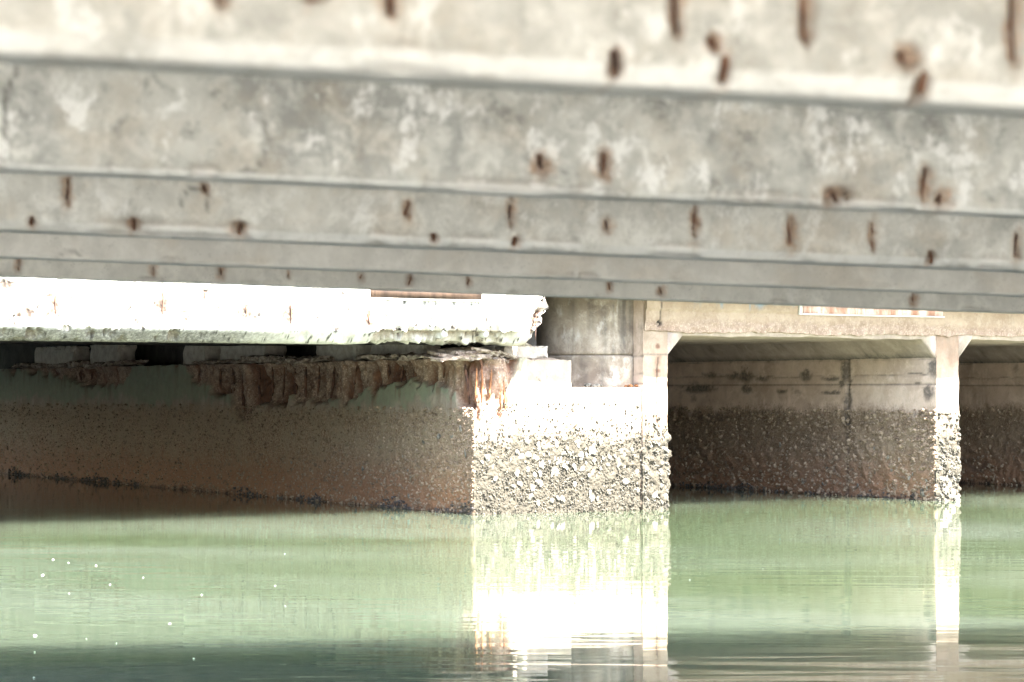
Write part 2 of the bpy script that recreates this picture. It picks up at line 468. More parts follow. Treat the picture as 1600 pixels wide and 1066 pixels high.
# ------------------------------------------------------------------ water
wm = bpy.data.meshes.new('water')
wm.from_pydata([(-600, -600, 0), (600, -600, 0), (600, 600, 0), (-600, 600, 0)], [], [[0, 1, 2, 3]])
wm.materials.append(M['water'])
wo = bpy.data.objects.new('water', wm); C.objects.link(wo)
tag(wo, kind='structure')
bm_ = bpy.data.meshes.new('harbour_bed')
bm_.from_pydata([(-600, -600, -3), (600, -600, -3), (600, 600, -3), (-600, 600, -3)], [], [[0, 1, 2, 3]])
bm_.materials.append(M['flake'])
bo = bpy.data.objects.new('harbour_bed', bm_); C.objects.link(bo)
tag(bo, kind='structure')

# unseen low slab under and behind the camera, added to bounce sunlight onto girders
v_, f_ = rough_box((-22, 22), (-30, 0.9), (-2.5, 0.3), 1.1, amp=0.012, freq=0.8, seed=71)
qo = mesh_obj('bounce_slab', v_, f_, M['bounce_slab'], None, smooth=False)
tag(qo, kind='structure')

# ------------------------------------------------------------------ near bridge: girders under a deck
def make_girder(Y0, width, mat, label, marks, seed, res, chamfer=0.026, cracks=()):
    """marks: list of (px, y_top, y_bottom, half width in px, kind); kind: bar / short / corner / stones"""
    M4 = girder_frame(Y0)
    root = empty('concrete_girder', M4)
    tag(root, label, 'girder', 'concrete girders under the near bridge')
    x0 = hit(M4, 1, 0, 0, 300).x; x1 = hit(M4, 1, 0, 1600, 300).x
    mpx = Y0 / F
    xs = np.concatenate([np.arange(-11, x0 - 0.4, 0.2), axis(x0 - 0.4, x1 + 0.4, res), np.arange(x1 + 0.6, 13, 0.2)])
    top = 1.2
    zz = np.concatenate([np.arange(top, 0.36, -0.14), np.arange(0.34, 1e-4, -res)])
    nc = max(2, int(chamfer / 0.006))
    front = [(0, z) for z in zz] + [(chamfer * k / nc, -chamfer * k / nc) for k in range(nc + 1)]
    bot = [(y, -chamfer) for y in axis(chamfer, width - 0.01, max(res, 0.02))[1:]]
    back = [(width, 0.0)] + [(width, z) for z in (0.2, 0.5, 0.8, top)]
    prof = np.array(front + bot + back)
    loc = []
    for (px, ya, yb, hw, kind) in marks:
        pa = hit(M4, 1, 0, px, ya); pb = hit(M4, 1, 0, px, yb)
        loc.append((pa.x, max(pa.z, pb.z), min(pa.z, pb.z), hw * mpx * {'stones': 0.62, 'corner': 0.55}.get(kind, 0.66), kind))
    ck = []
    for line in cracks:
        pts = [hit(M4, 1, 0, *q) for q in line]
        ck.append(pts)
    def masks(P):
        nz = fbm(P * 14, 4, seed + 5, 0.65) - 0.5
        fine = fbm(P * 45, 3, seed + 7, 0.6) - 0.5
        sp = np.zeros(len(P)); ru = np.zeros(len(P)); bl = np.zeros(len(P))
        for n_, (x, za, zb, w, kind) in enumerate(loc):
            zc, hz = (za + zb) / 2, max((za - zb) / 2, 0.004)
            on = P[:, 1] < width * 0.75
            ex = (P[:, 0] - x + nz * w * 1.2) / w
            ez = (P[:, 2] - zc + nz * w) / (hz + w * 0.5)
            d = np.sqrt(np.abs(ex) ** 2.4 + np.abs(ez) ** 2.4 + (np.maximum(P[:, 1], 0) / 0.06) ** 2 * 0.5)
            d = d + fine * 0.5
            k = sstep(1.1, 0.75, d) * on
            sp = np.maximum(sp, k * 0.5)
            bl = np.maximum(bl, k)
            er = (P[:, 0] - x + nz * w * 2.2 + fine * w * 0.8) / (w * (0.12 + 0.55 * fbm(np.stack([P[:, 2] * 40, P[:, 2] * 0 + x * 9, P[:, 1] * 0], -1), 3, seed + 31)))
            ezr = (P[:, 2] - zc) / (hz * 1.15 + 0.004)
            dr = np.sqrt(np.abs(er) ** 2 + np.abs(ezr) ** 4 + (np.maximum(P[:, 1], 0) / 0.05) ** 2)
            st_ = 0.45 + 0.55 * ((n_ * 0.618 + seed * 0.37) % 1.0)
            ru = np.maximum(ru, st_ * sstep(1.35, 0.5, dr + fine * 1.2) * on * sstep(0.22, 0.42, fbm(np.stack([P[:, 2] * 55, P[:, 0] * 30, P[:, 1] * 0 + n_], -1), 3, seed + 91)) * (0.9 if kind != 'stones' else 0.7))
            # rust weeping a little below the bar
            ru = np.maximum(ru, 0.35 * sstep(1.0, 0.1, np.abs(P[:, 0] - x + nz * w) / (w * 0.35)) * sstep(zb - 0.03, zb, P[:, 2]) * sstep(za + 0.01, zb, P[:, 2]) * on)
        cr = np.zeros(len(P))
        for pts in ck:
            for p, q in zip(pts[:-1], pts[1:]):
                ab = np.array([q.x - p.x, q.z - p.z]); ap = np.stack([P[:, 0] - p.x, P[:, 2] - p.z], -1)
                t = np.clip((ap @ ab) / (ab @ ab), 0, 1)
                dd = np.hypot(ap[:, 0] - t * ab[0] + nz * res * 2, ap[:, 1] - t * ab[1] + fine * res)
                cr = np.maximum(cr, sstep(res * 0.75, res * 0.2, dd) * (P[:, 1] < 0.02) * sstep(0.3, 0.6, nz + 0.5) * 0.7)
        edge = np.maximum(np.exp(-np.hypot(P[:, 1], P[:, 2]) / 0.012), np.exp(-np.hypot(P[:, 1] - chamfer, P[:, 2] + chamfer) / 0.010))
        chipn = sstep(0.54, 0.70, fbm(P * np.array([7, 1, 1]), 5, seed + 21, 0.66))
        return sp, ru, bl, cr, edge * chipn
    def disp(P):
        sp, ru, bl, cr, ch = masks(P)
        Q = P.copy()
        base = (fbm(P * 2.5, 4, seed, 0.55) - 0.5) * 0.014 + (fbm(P * 28, 3, seed + 3, 0.6) - 0.5) * 0.0035
        Q[:, 1] += base * 0.8 + bl * (0.012 + 0.01 * fbm(P * 60, 2, seed + 9)) + ch * 0.02 + cr * 0.006
        Q[:, 2] += base * 0.5 + ch * 0.008 + bl * np.exp(-np.abs(P[:, 2] + chamfer) / 0.02) * 0.014
        return Q
    def attrs(P):
        sp, ru, bl, cr, ch = masks(P)
        # pale underside: light bounced off the water put into the colour
        pale = (P[:, 2] < -0.001) * 0.8 * sstep(0.30, 0.55, fbm(P * np.array([4, 1, 1]), 4, seed + 77, 0.65) + 0.12)
        och = np.zeros(len(P))
        n5 = fbm(P * 22, 4, seed + 50, 0.65) - 0.5
        for (x, za, zb, w, kind) in loc:
            d = np.hypot((P[:, 0] - x) / (w * 1.7), (P[:, 2] - (za + zb) / 2 + 0.3 * w) / (abs(za - zb) * 0.6 + w)) + n5 * 1.4
            och = np.maximum(och, sstep(1.2, 0.3, d) * 0.55)
        return dict(ochre=och, spall=np.clip(sp + ch * 0.3, 0, 1), rust=ru, crack=cr * 0.85, pale=pale)
    sweep(prof, xs, 'girder_body', mat, root, disp, attrs)
    for n, (x, za, zb, w, kind) in enumerate(loc):
        if kind in ('bar', 'short'):
            L = max(za - zb, 0.02)
            v, f = rod_mesh(max(0.0035, w * 0.13), L, seed * 31 + n, bend=0.004)
            o = mesh_obj('stirrup', v, f, M['rust'], root)
            o.location = (x, 0.017, zb)
            o.rotation_euler = (0, R(random.uniform(-5, 5)), 0)
        elif kind == 'corner':
            v, f = rod_mesh(max(0.006, w * 0.22), max(za - zb, 0.02) + 0.01, seed * 37 + n, bend=0.002)
            o = mesh_obj('stirrup', v, f, M['rust'], root)
            o.location = (x, 0.014, max(zb, -0.02))
            v, f = lump_mesh(w * 0.28, w * 0.3, w * 0.22, seed + n)
            o = mesh_obj('rust_scale', v, f, M['rust_orange'], root)
            o.location = (x, 0.010, max(zb, -0.012))
        elif kind == 'stones':
            for q in range(5):
                s = w * random.uniform(0.12, 0.26)
                v, f = lump_mesh(s, s * 0.7, s * 0.7, seed * 7 + n * 9 + q)
                o = mesh_obj('exposed_pebble', v, f, M['pebble'] if q % 2 else M['flake'], root)
                o.location = (x + random.uniform(-0.9, 0.9) * w, 0.010, zb + (za - zb) * random.random())
            v, f = rod_mesh(max(0.005, w * 0.16), max(za - zb, 0.02) * 0.8, seed * 41 + n, bend=0.003)
            o = mesh_obj('stirrup', v, f, M['rust'], root)
            o.location = (x - 0.2 * w, 0.008, zb + 0.1 * (za - zb))
    return root

make_girder(2.87, 0.13, M['girder_cream'], 'nearest cream girder along the top edge, very blurred, thick rusty stirrups',
    [(345, -40, 4, 26, 'bar'), (490, -40, -4, 30, 'bar'), (612, -30, 20, 26, 'corner'), (1063, -60, 52, 22, 'bar'), (1262, -60, 72, 22, 'bar'), (1592, -60, 102, 22, 'bar'),
     (965, 78, 122, 22, 'corner'), (1137, 92, 135, 22, 'corner'), (1447, 118, 168, 24, 'corner'), (1120, 60, 78, 26, 'stones'), (1420, 80, 100, 40, 'stones')], 3, 0.007)
make_girder(4.69, 0.10, M['girder_blotchy'], 'second girder from the top, tall blotchy grey face with white lime patches',
    [(850, 238, 268, 26, 'stones'), (946, 232, 276, 22, 'stones'), (1450, 262, 318, 18, 'bar'), (1310, 300, 318, 34, 'stones'), (1475, 300, 322, 30, 'stones')], 5, 0.009, chamfer=0.012,
    cracks=[[(28, 105), (14, 140), (8, 180), (12, 222)], [(412, 190), (420, 220), (410, 258)]])
make_girder(6.38, 0.13, M['girder_buff'], 'middle buff girder with a row of rusty vertical stirrups and pale bottom edge',
    [(105, 274, 318, 11, 'bar'), (320, 288, 300, 12, 'short'), (637, 316, 340, 11, 'short'), (800, 310, 356, 11, 'bar'), (950, 338, 362, 13, 'short'), (1087, 325, 372, 12, 'bar'),
     (1237, 338, 382, 16, 'short'), (1365, 341, 392, 10, 'bar'), (1591, 360, 406, 11, 'bar'),
     (50, 340, 352, 10, 'corner'), (210, 347, 360, 16, 'corner'), (375, 353, 366, 20, 'corner'), (680, 370, 378, 10, 'corner'), (805, 374, 384, 16, 'corner'), (1457, 398, 414, 16, 'corner')], 7, 0.011,
    cracks=[[(286, 320), (292, 302), (306, 294), (318, 296)], [(325, 300), (326, 318), (320, 332)], [(1468, 370), (1466, 390), (1455, 406)]])
make_girder(8.17, 0.10, M['girder_smooth'], 'smooth pale grey girder without rust, fourth from the top',
    [], 9, 0.014, chamfer=0.010, cracks=[[(84, 402), (100, 395), (112, 392), (122, 398)]])
make_girder(9.80, 0.11, M['girder_grey'], 'farthest grey girder of the near bridge, its lower edge crossing before the sunlit beam',
    [(28, 404, 424, 7, 'bar'), (240, 413, 430, 8, 'bar'), (345, 417, 434, 8, 'bar'), (452, 421, 433, 5, 'short'), (565, 428, 440, 6, 'short'), (641, 430, 448, 9, 'bar'), (733, 432, 446, 6, 'short'),
     (953, 440, 457, 7, 'short'), (1034, 450, 460, 12, 'short'), (1428, 460, 476, 10, 'short')], 13, 0.013, chamfer=0.006)

deckM = girder_frame(0.0)
dk = empty('bridge_deck', deckM)
tag(dk, 'grey concrete deck slab of the near bridge, over the five girders', 'bridge deck')
box_obj('deck_slab', (-11, 13), (-3.0, 11.4), (1.203, 1.5), 0.7, M['deck'], dk, amp=0.006)
box_obj('shade_girder', (-11, 13), (1.1, 1.28), (0.0, 1.2), 0.5, M['girder_smooth'], dk, amp=0.006)  # unseen girder added to dim the nearest visible one
for yy in (11.15,):
    box_obj('shade_parapet', (-11, 13), (yy, yy + 0.25), (1.503, 3.6), 0.7, M['deck'], dk, amp=0.006)  # unseen parapet raised to throw shade on the water

# ------------------------------------------------------------------ far structures, in the turned frame (a, b, z)
A_L, B_F = -2.815, 0.04                      # left face and front face of the tidal pier
A_STEP, A_R = -1.424, -0.374
Z_TOP, Z_LEDGE = 1.906, 1.555
pier = empty('bridge_pier', BG)
tag(pier, 'long tidal concrete pier with crumbling rusty top, green algae and barnacled base', 'pier')

# lower limit of the broken concrete, read along the left face
SP_L = [(0, 575), (25, 580), (40, 584), (70, 584), (95, 592), (130, 602), (170, 604), (192, 606), (204, 576), (230, 566), (285, 570), (298, 598), (330, 614), (360, 624), (372, 660), (386, 656),
        (400, 628), (440, 632), (480, 630), (520, 632), (555, 624), (570, 606), (600, 603), (640, 600), (690, 602), (704, 618), (720, 640), (738, 644)]
sb, sz_ = [], []
for px, py in SP_L:
    p = hit(BG, 0, A_L, px, py); sb.append(p.y); sz_.append(p.z)
SP_F = [(742, 660), (752, 658), (764, 642), (774, 650), (786, 668), (793, 640), (800, 596), (812, 566)]
fa, fz = [], []
for px, py in SP_F:
    p = hit(BG, 1, B_F, px, py); fa.append(p.x); fz.append(p.z)
# q: perimeter coordinate, negative along the left face, positive along the front
q_pts = np.array([-(v - B_F) for v in sb] + [v - A_L for v in fa]); q_z = np.array(sz_ + fz)
o_ = np.argsort(q_pts); q_pts, q_z = q_pts[o_], q_z[o_]
fr_in = [(0.30, 0.0)]
FRONT_CRACKS = [[(912, 612), (940, 618), (960, 626), (975, 640), (990, 648), (1005, 654)], [(835, 588), (850, 602), (870, 610), (884, 610)], [(758, 645), (763, 665), (768, 690)],
                [(790, 590), (792, 620), (795, 655)], [(775, 675), (795, 680), (806, 690)]]
def seg_dist(P2, pts):
    best = np.full(len(P2), 9.0)
    for p, q in zip(pts[:-1], pts[1:]):
        p = np.array(p); ab = np.array(q) - p; ap = P2 - p
        t = np.clip((ap @ ab) / (ab @ ab), 0, 1)
        best = np.minimum(best, np.hypot(*(ap - t[:, None] * ab).T))
    return best
front_cracks_local = [[(lambda h: (h.x, h.z))(hit(BG, 1, B_F, *q)) for q in line] for line in FRONT_CRACKS]

def pier_surface(P):
    """P: (n,3) undisplaced points on the pier's faces -> displaced points and attributes"""
    dl = np.abs(P[:, 0] - A_L); df = np.abs(P[:, 1] - B_F)
    on_l = dl < 1e-6; on_f = df < 1e-6
    q = np.where(on_l, -(P[:, 1] - B_F), P[:, 0] - A_L)
    n_a = fbm(P * 5.5, 5, 3, 0.62) - 0.5
    n_b = fbm(P * 17, 4, 8, 0.6) - 0.5
    rib = fbm(np.stack([q * 5.2, P[:, 2] * 0.9, q * 0], -1), 3, 30, 0.55)
    rib2 = fbm(np.stack([q * 12.0, P[:, 2] * 2.2, q * 0 + 5], -1), 3, 33, 0.6)
    zl = np.interp(q, q_pts, q_z, left=9, right=9)
    top = P[:, 2] - (zl + n_a * 0.30 + n_b * 0.10 + (rib - 0.5) * 0.24)
    sp = sstep(-0.015, 0.05, top) * (on_l | on_f)
    lip = sstep(1.80, 1.90, P[:, 2])
    irr = 0.35 + 1.2 * sstep(0.3, 0.7, fbm(np.stack([q * 1.6, P[:, 2] * 1.2, q * 0 + 9], -1), 4, 37, 0.6))
    depth = sp * irr * (0.075 + 0.16 * sstep(0.62, 0.38, rib) + 0.09 * (rib2 - 0.5) + n_b * 0.09) - lip * sp * 0.05
    grow = sstep(1.35, 0.9, P[:, 2] + n_a * 0.4)
    lumps = grow * (np.maximum(0, vnoise(P * 21, 50) - 0.45) * 0.030 + np.maximum(0, vnoise(P * 42, 52) - 0.4) * 0.026)
    shellband = on_f * np.exp(-((P[:, 2] - 0.62) / 0.28) ** 2) * np.maximum(0, vnoise(P * 15, 57) - 0.4) * 0.06
    r = depth - lumps - shellband + n_a * 0.03 + n_b * 0.012
    Q = P.copy()
    Q[:, 0] += r * np.exp(-dl / 0.06)
    Q[:, 1] += r * np.exp(-df / 0.06)
    Q[:, 2] += n_b * 0.01 + np.exp(-np.abs(P[:, 2] - Z_TOP) / 0.03) * (n_a * 0.09)
    # attributes
    cr = np.zeros(len(P))
    P2 = np.stack([P[:, 0] + n_b * 0.05 + n_a * 0.08, P[:, 2] + n_b * 0.05 + n_a * 0.08], -1)
    for line in front_cracks_local:
        cr = np.maximum(cr, sstep(0.012, 0.003, seg_dist(P2, line)) * on_f * sstep(0.3, 0.55, n_a + 0.5))
    rust = sp * sstep(0.56, 0.36, rib) * 0.95
    rust = np.maximum(rust, sp * sstep(0.45, 0.6, n_a + 0.45) * 0.35)
    rust = np.maximum(rust, sp * on_f * sstep(0.45, 0.62, rib2) * 0.85)
    # rust weeping below the break
    weep = sstep(-0.28, 0.0, top) * (1 - sp) * sstep(0.60, 0.72, fbm(np.stack([q * 8, P[:, 2] * 0.5, q * 0], -1), 3, 77)) * (on_l | on_f) * (zl < 5)
    rust = np.maximum(rust, weep * 0.5)
    alg = on_l * sstep(0.15, 0.6, -q) * sstep(1.28, 1.46, P[:, 2] + n_a * 0.5 + 0.05 * np.sin(q * 1.7)) * (1 - sp)
    alg *= sstep(0.22, 0.42, fbm(np.stack([q * 0.9, P[:, 2] * 2.2, q * 0], -1), 4, 91) + 0.05)
    mossf = on_f * sstep(1.62, 1.8, P[:, 2] + n_a * 0.5) * sstep(0.45, 0.6, n_a + 0.5) * (1 - sp) * 0.45
    sun_dim = on_f * np.clip((1.32 - P[:, 2] - n_a * 0.5) / 0.85, 0, 1)  # darkens the front growth to offset the strong sun on it
    och = np.clip(sp * sstep(-0.05, 0.12, n_b + n_a) * 0.6 * (0.35 + 0.65 * on_f) + on_f * sstep(0.9, 0.1, np.abs(q - 0.42) / 0.35) * sstep(-0.45, 0.0, top) * sstep(0.5, 0.66, rib2) * (zl < 5) * 0.7, 0, 1)
    return Q, dict(ochre=och, front=on_f * 1.0, sun_dim=sun_dim, spall=sp, rust=np.clip(rust, 0, 1), crack=cr * 1.0, algae=np.clip(np.maximum(alg * 0.9, mossf), 0, 1))

def pier_body():
    Vs, Fs, off = [], [], 0
    def add(P, nu, nv, flip=False):
        nonlocal off
        Vs.append(P); Fs.append(grid_faces(nu, nv, off, flip)); off += len(P)
    bs = np.concatenate([axis(B_F, 6.5, 0.018), axis(6.55, 20, 0.035)])
    zs = axis(-0.7, Z_TOP, 0.018)
    G = np.stack(np.meshgrid(np.array([A_L]), bs, zs, indexing='ij'), -1).reshape(-1, 3)
    add(G, len(bs), len(zs), True)
    for (a0, a1, zt) in ((A_L, A_STEP, Z_TOP), (A_STEP, A_R, Z_LEDGE)):
        as_ = axis(a0, a1, 0.012); zz = axis(-0.7, zt, 0.014) if zt != Z_TOP else zs
        G = np.stack(np.meshgrid(as_, np.array([B_F]), zz, indexing='ij'), -1).reshape(-1, 3)
        add(G, len(as_), len(zz))
    # tops and the riser
    as_ = axis(A_L, A_STEP, 0.07); bb = bs[::4]
    G = np.stack(np.meshgrid(as_, bb, np.array([Z_TOP]), indexing='ij'), -1).reshape(-1, 3); add(G, len(as_), len(bb))
    as_ = axis(A_STEP, A_R, 0.05); bb = axis(B_F, 4.0, 0.08)
    G = np.stack(np.meshgrid(as_, bb, np.array([Z_LEDGE]), indexing='ij'), -1).reshape(-1, 3); add(G, len(as_), len(bb))
    bb = axis(B_F, 6.0, 0.05); zz = axis(Z_LEDGE - 0.05, Z_TOP, 0.05)
    G = np.stack(np.meshgrid(np.array([A_STEP]), bb, zz, indexing='ij'), -1).reshape(-1, 3); add(G, len(bb), len(zz))
    P = np.concatenate(Vs)
    Q, at = pier_surface(P)
    mesh_obj('pier_body', Q, np.concatenate(Fs), M['pier'], pier, at)
pier_body()

# rusted bars standing in the broken top of the pier
for n, px in enumerate([104, 118, 135, 150, 168, 184, 302, 318, 337, 356, 373, 381, 398, 415, 432, 451, 470, 488, 508, 526, 545, 575, 596, 618, 640, 662, 684, 706, 722]):
    yb = np.interp(px, [p[0] for p in SP_L], [p[1] for p in SP_L])
    p = hit(BG, 0, A_L, px, yb - 6 + random.uniform(-6, 4))
    L = Z_TOP - 0.06 - p.z
    if L < 0.08: continue
    v, f = rod_mesh(random.uniform(0.016, 0.03), L, 900 + n, bend=0.012)
    o = mesh_obj('rusty_bar', v, f, M['rust'], pier)
    o.location = (A_L + 0.095, p.y, p.z)
    o.rotation_euler = (R(random.uniform(-4, 4)), R(random.uniform(-3, 3)), 0)
for n, (px, ya, yb) in enumerate([(748, 575, 628), (757, 572, 640), (771, 577, 622), (783, 575, 640), (790, 583, 648)]):
    pa, pb = hit(BG, 1, B_F, px, ya), hit(BG, 1, B_F, px + (3 if n > 2 else -1), yb)
    v, f = rod_mesh(0.018, (pa - pb).length, 950 + n, bend=0.012)
    o = mesh_obj('rusty_bar', v, f, M['rust_orange'], pier)
    tag(o, 'orange rusted bar exposed on the pier corner')
    o.location = (pb.x, B_F + 0.055, pb.z)
    o.rotation_euler = (pa - pb).to_track_quat('Z', 'Y').to_euler()

# broken layer of the pier's cap: loose slabs along the top of the left face
def slab_piece(name, a, bc, zc, la, lb, h, seed, mat=None, tilt=(0, 0), chip=0.05, amp=0.03):
    v, f = rough_box((-la / 2, la / 2), (-lb / 2, lb / 2), (0, h), max(0.035, min(la, lb) / 8), amp=amp, freq=6, seed=seed, chip=chip)
    o = mesh_obj(name, v, f, mat or M['flake'], pier, smooth=False)
    o.location = (a, bc, zc)
    o.rotation_euler = (R(tilt[0]), R(tilt[1]), R(random.uniform(-8, 8)))
    return o
caps = [(10, 60), (62, 120), (122, 205), (212, 300), (300, 372), (374, 440), (440, 500), (500, 556), (556, 612), (612, 662), (662, 700)]
for n, (p0, p1) in enumerate(caps):
    if n in (3, 7): continue
    b0, b1 = hit(BG, 0, A_L, p0, 560).y, hit(BG, 0, A_L, p1, 560).y
    slab_piece('cap_fragment', A_L + 0.22 + random.uniform(-0.05, 0.08), (b0 + b1) / 2, Z_TOP + 0.01, 0.5, abs(b0 - b1) * 0.99, random.uniform(0.035, 0.11), 200 + n, tilt=(random.uniform(-2, 2), random.uniform(-5, 4)), amp=0.05, chip=0.09)
for n, (px, py, w, d, h, tx, ty) in enumerate([(705, 566, .42, .5, .05, 4, -6), (728, 560, .36, .42, .05, -5, 8), (752, 562, .46, .4, .06, 3, 10), (742, 570, .38, .3, .045, 8, -8), (768, 568, .34, .36, .05, -6, -14),
                                               (776, 557, .30, .4, .06, 2, 16), (716, 573, .35, .3, .04, -4, -9), (786, 566, .26, .3, .05, 6, 22), (800, 558, .34, .34, .07, 4, 14), (760, 553, .44, .36, .06, -4, 10), (735, 553, .50, .40, .07, 6, -7), (712, 558, .46, .36, .05, 9, 5), (775, 570, .22, .2, .06, 14, -20), (752, 577, .2, .16, .07, -12, 12)]):
    p = hit(BG, 1, B_F, px, py)
    slab_piece('cap_fragment', p.x, B_F + 0.16 + 0.03 * (n % 3), max(p.z, Z_TOP - 0.01 + 0.01 * (n % 3)), w, d, h, 260 + n, tilt=(tx, ty), amp=0.03)

# shells on the pier
def dome(vs, fs, c, nrm, r, h, rr):
    t = nrm.orthogonal().normalized(); s = nrm.cross(t)
    k = len(vs); m = 6
    a0 = rr.random() * 6
    for i in range(m):
        a = a0 + 2 * math.pi * i / m
        vs.append(c + (t * math.cos(a) + s * math.sin(a)) * r * rr.uniform(0.75, 1.2) - nrm * 0.01)
    for i in range(m):
        a = a0 + 2 * math.pi * i / m
        vs.append(c + (t * math.cos(a) + s * math.sin(a)) * r * rr.uniform(0.3, 0.55) + nrm * h * rr.uniform(0.7, 1.1))
    vs.append(c + nrm * h * 0.55)
    for i in range(m):
        j = (i + 1) % m
        fs.append([k + i, k + j, k + m + j, k + m + i])
        fs.append([k + m + i, k + m + j, k + 2 * m])
def shells(name, parent, mat, n, sample, rmin, rmax, seed):
    rr = random.Random(seed); vs, fs = [], []
    for _ in range(n):
        c, nrm = sample(rr)
        if c is None: continue
        r = rmin + (rmax - rmin) * rr.random() ** 2.2
        dome(vs, fs, Vector(c), Vector(nrm), r, r * rr.uniform(0.5, 1.1), rr)
    o = mesh_obj(name, [tuple(v) for v in vs], fs, mat, parent, smooth=False)
    o['kind'] = 'stuff'
    return o
def s_front(rr):
    z = min(1.35, abs(rr.gauss(0.48, 0.36)))
    return (rr.uniform(A_L + 0.02, A_R), B_F - 0.012, z), (0, -1, 0.1)
def s_left(rr):
    b_ = B_F + 19 * rr.random() ** 1.7
    z = 1.3 * rr.random() ** 1.2
    return (A_L - 0.008, b_, z), (-1, 0, 0.1)
def patch(b_, seed):
    return float(fbm(np.array([[b_ * 0.9, 3.1, 0.0]]), 4, seed, 0.65)[0])
def s_base(rr):
    b_ = B_F + 17 * rr.random() ** 1.2
    m = patch(b_, 61)
    if rr.random() > (m - 0.40) * 4.5: return None, None
    return (A_L - 0.012, b_, abs(rr.gauss(0, 0.015 + 0.22 * max(0, m - 0.42)))), (-1, 0, 0.3)
shells('barnacle_crust', pier, M['barnacle'], 5200, s_front, 0.005, 0.020, 1)
shells('barnacle_crust', pier, M['barnacle_dark'], 9000, s_left, 0.006, 0.026, 2)
shells('mussel_band', pier, M['mussel'], 2600, s_base, 0.006, 0.030, 3)
oys = [lump_mesh(1, 0.45, 1.35, 70 + k, 2, 0.24) for k in range(5)]
oys_me = []
for k, (v, f) in enumerate(oys):
    me = bpy.data.meshes.new('oyster_shell'); me.from_pydata(v, [], f); me.materials.append(M['oyster']); oys_me.append(me)
rr = random.Random(5)
def oyster(parent, loc, s, face=0):
    o = bpy.data.objects.new('oyster_shell', rr.choice(oys_me)); C.objects.link(o); o.parent = parent
    o.location = loc; o.scale = (s * rr.uniform(.7, 1.1), s * rr.uniform(.6, 1.2), s * rr.uniform(.8, 1.3))
    o.rotation_euler = (R(rr.uniform(-25, 25)), R(rr.uniform(-60, 60)), R(face + rr.uniform(-25, 25)))
    return o
for _ in range(120):
    px = min(1003, max(752, rr.gauss(885, 62))); py = rr.gauss(714, 19)
    p = hit(BG, 1, B_F, px, py)
    oyster(pier, (p.x, B_F - 0.02, p.z), 0.011 + 0.026 * rr.random() ** 2)
for _ in range(40):
    p = hit(BG, 1, B_F, rr.uniform(745, 1003), rr.uniform(700, 790))
    oyster(pier, (p.x, B_F - 0.02, p.z), 0.018 + 0.022 * rr.random())
for _ in range(14):
    p = hit(BG, 0, A_L, rr.uniform(420, 735), rr.uniform(660, 780))
    oyster(pier, (A_L - 0.015, p.y, p.z), 0.016 + 0.016 * rr.random(), 90)

# bearing blocks along the pier top, the nearest one broken and pale
labels = ['pale bearing block at the pier corner, beneath the right end of the white beam', 'cracked tan bearing block in the dark gap, right of the wide shadow', 'broken brown bearing block in the gap, nearest the crumbling corner',
          'long dim bearing block in the middle of the dark gap', 'small lit bearing block in the gap, above the rounded green patch', 'dim bearing block above the left rusty ribs of the pier', 'tan bearing block at the far left of the dark gap']
for n, (p0, p1, yt) in enumerate([(788, 857, 539), (487, 560, 531), (572, 660, 534), (335, 420, 532), (282, 322, 532), (136, 186, 532), (48, 118, 532)]):
    if n == 0:
        a0, a1 = hit(BG, 1, 0.3, p0, 560).x, hit(BG, 1, 0.3, p1, 560).x
        v, f = rough_box((a0, a1), (0.3, 1.0), (Z_TOP + 0.004, hit(BG, 1, 0.3, 820, 540).z), 0.03, amp=0.012, freq=5, seed=300, chip=0.03)
    else:
        af = A_L + 0.22
        b0, b1 = sorted((hit(BG, 0, af, p0, 550).y, hit(BG, 0, af, p1, 550).y))
        v, f = rough_box((af, af + 0.36), (b0 + 0.06 * (b1 - b0), b1 - 0.06 * (b1 - b0)), (Z_TOP + 0.004, 2.30), 0.07, amp=0.012, freq=4, seed=300 + n, chip=0.05)
    o = mesh_obj('bearing_block', v, f, M['block'], None, smooth=False)
    o.matrix_world = BG
    tag(o, labels[n], 'bearing block', 'bearing blocks on the pier top')
    if n == 0:
        me = o.data
        P = np.array([q.co for q in me.vertices]); c = hit(BG, 1, 0.3, 829, 551)
        d = np.hypot(P[:, 0] - c.x, P[:, 2] - c.z)

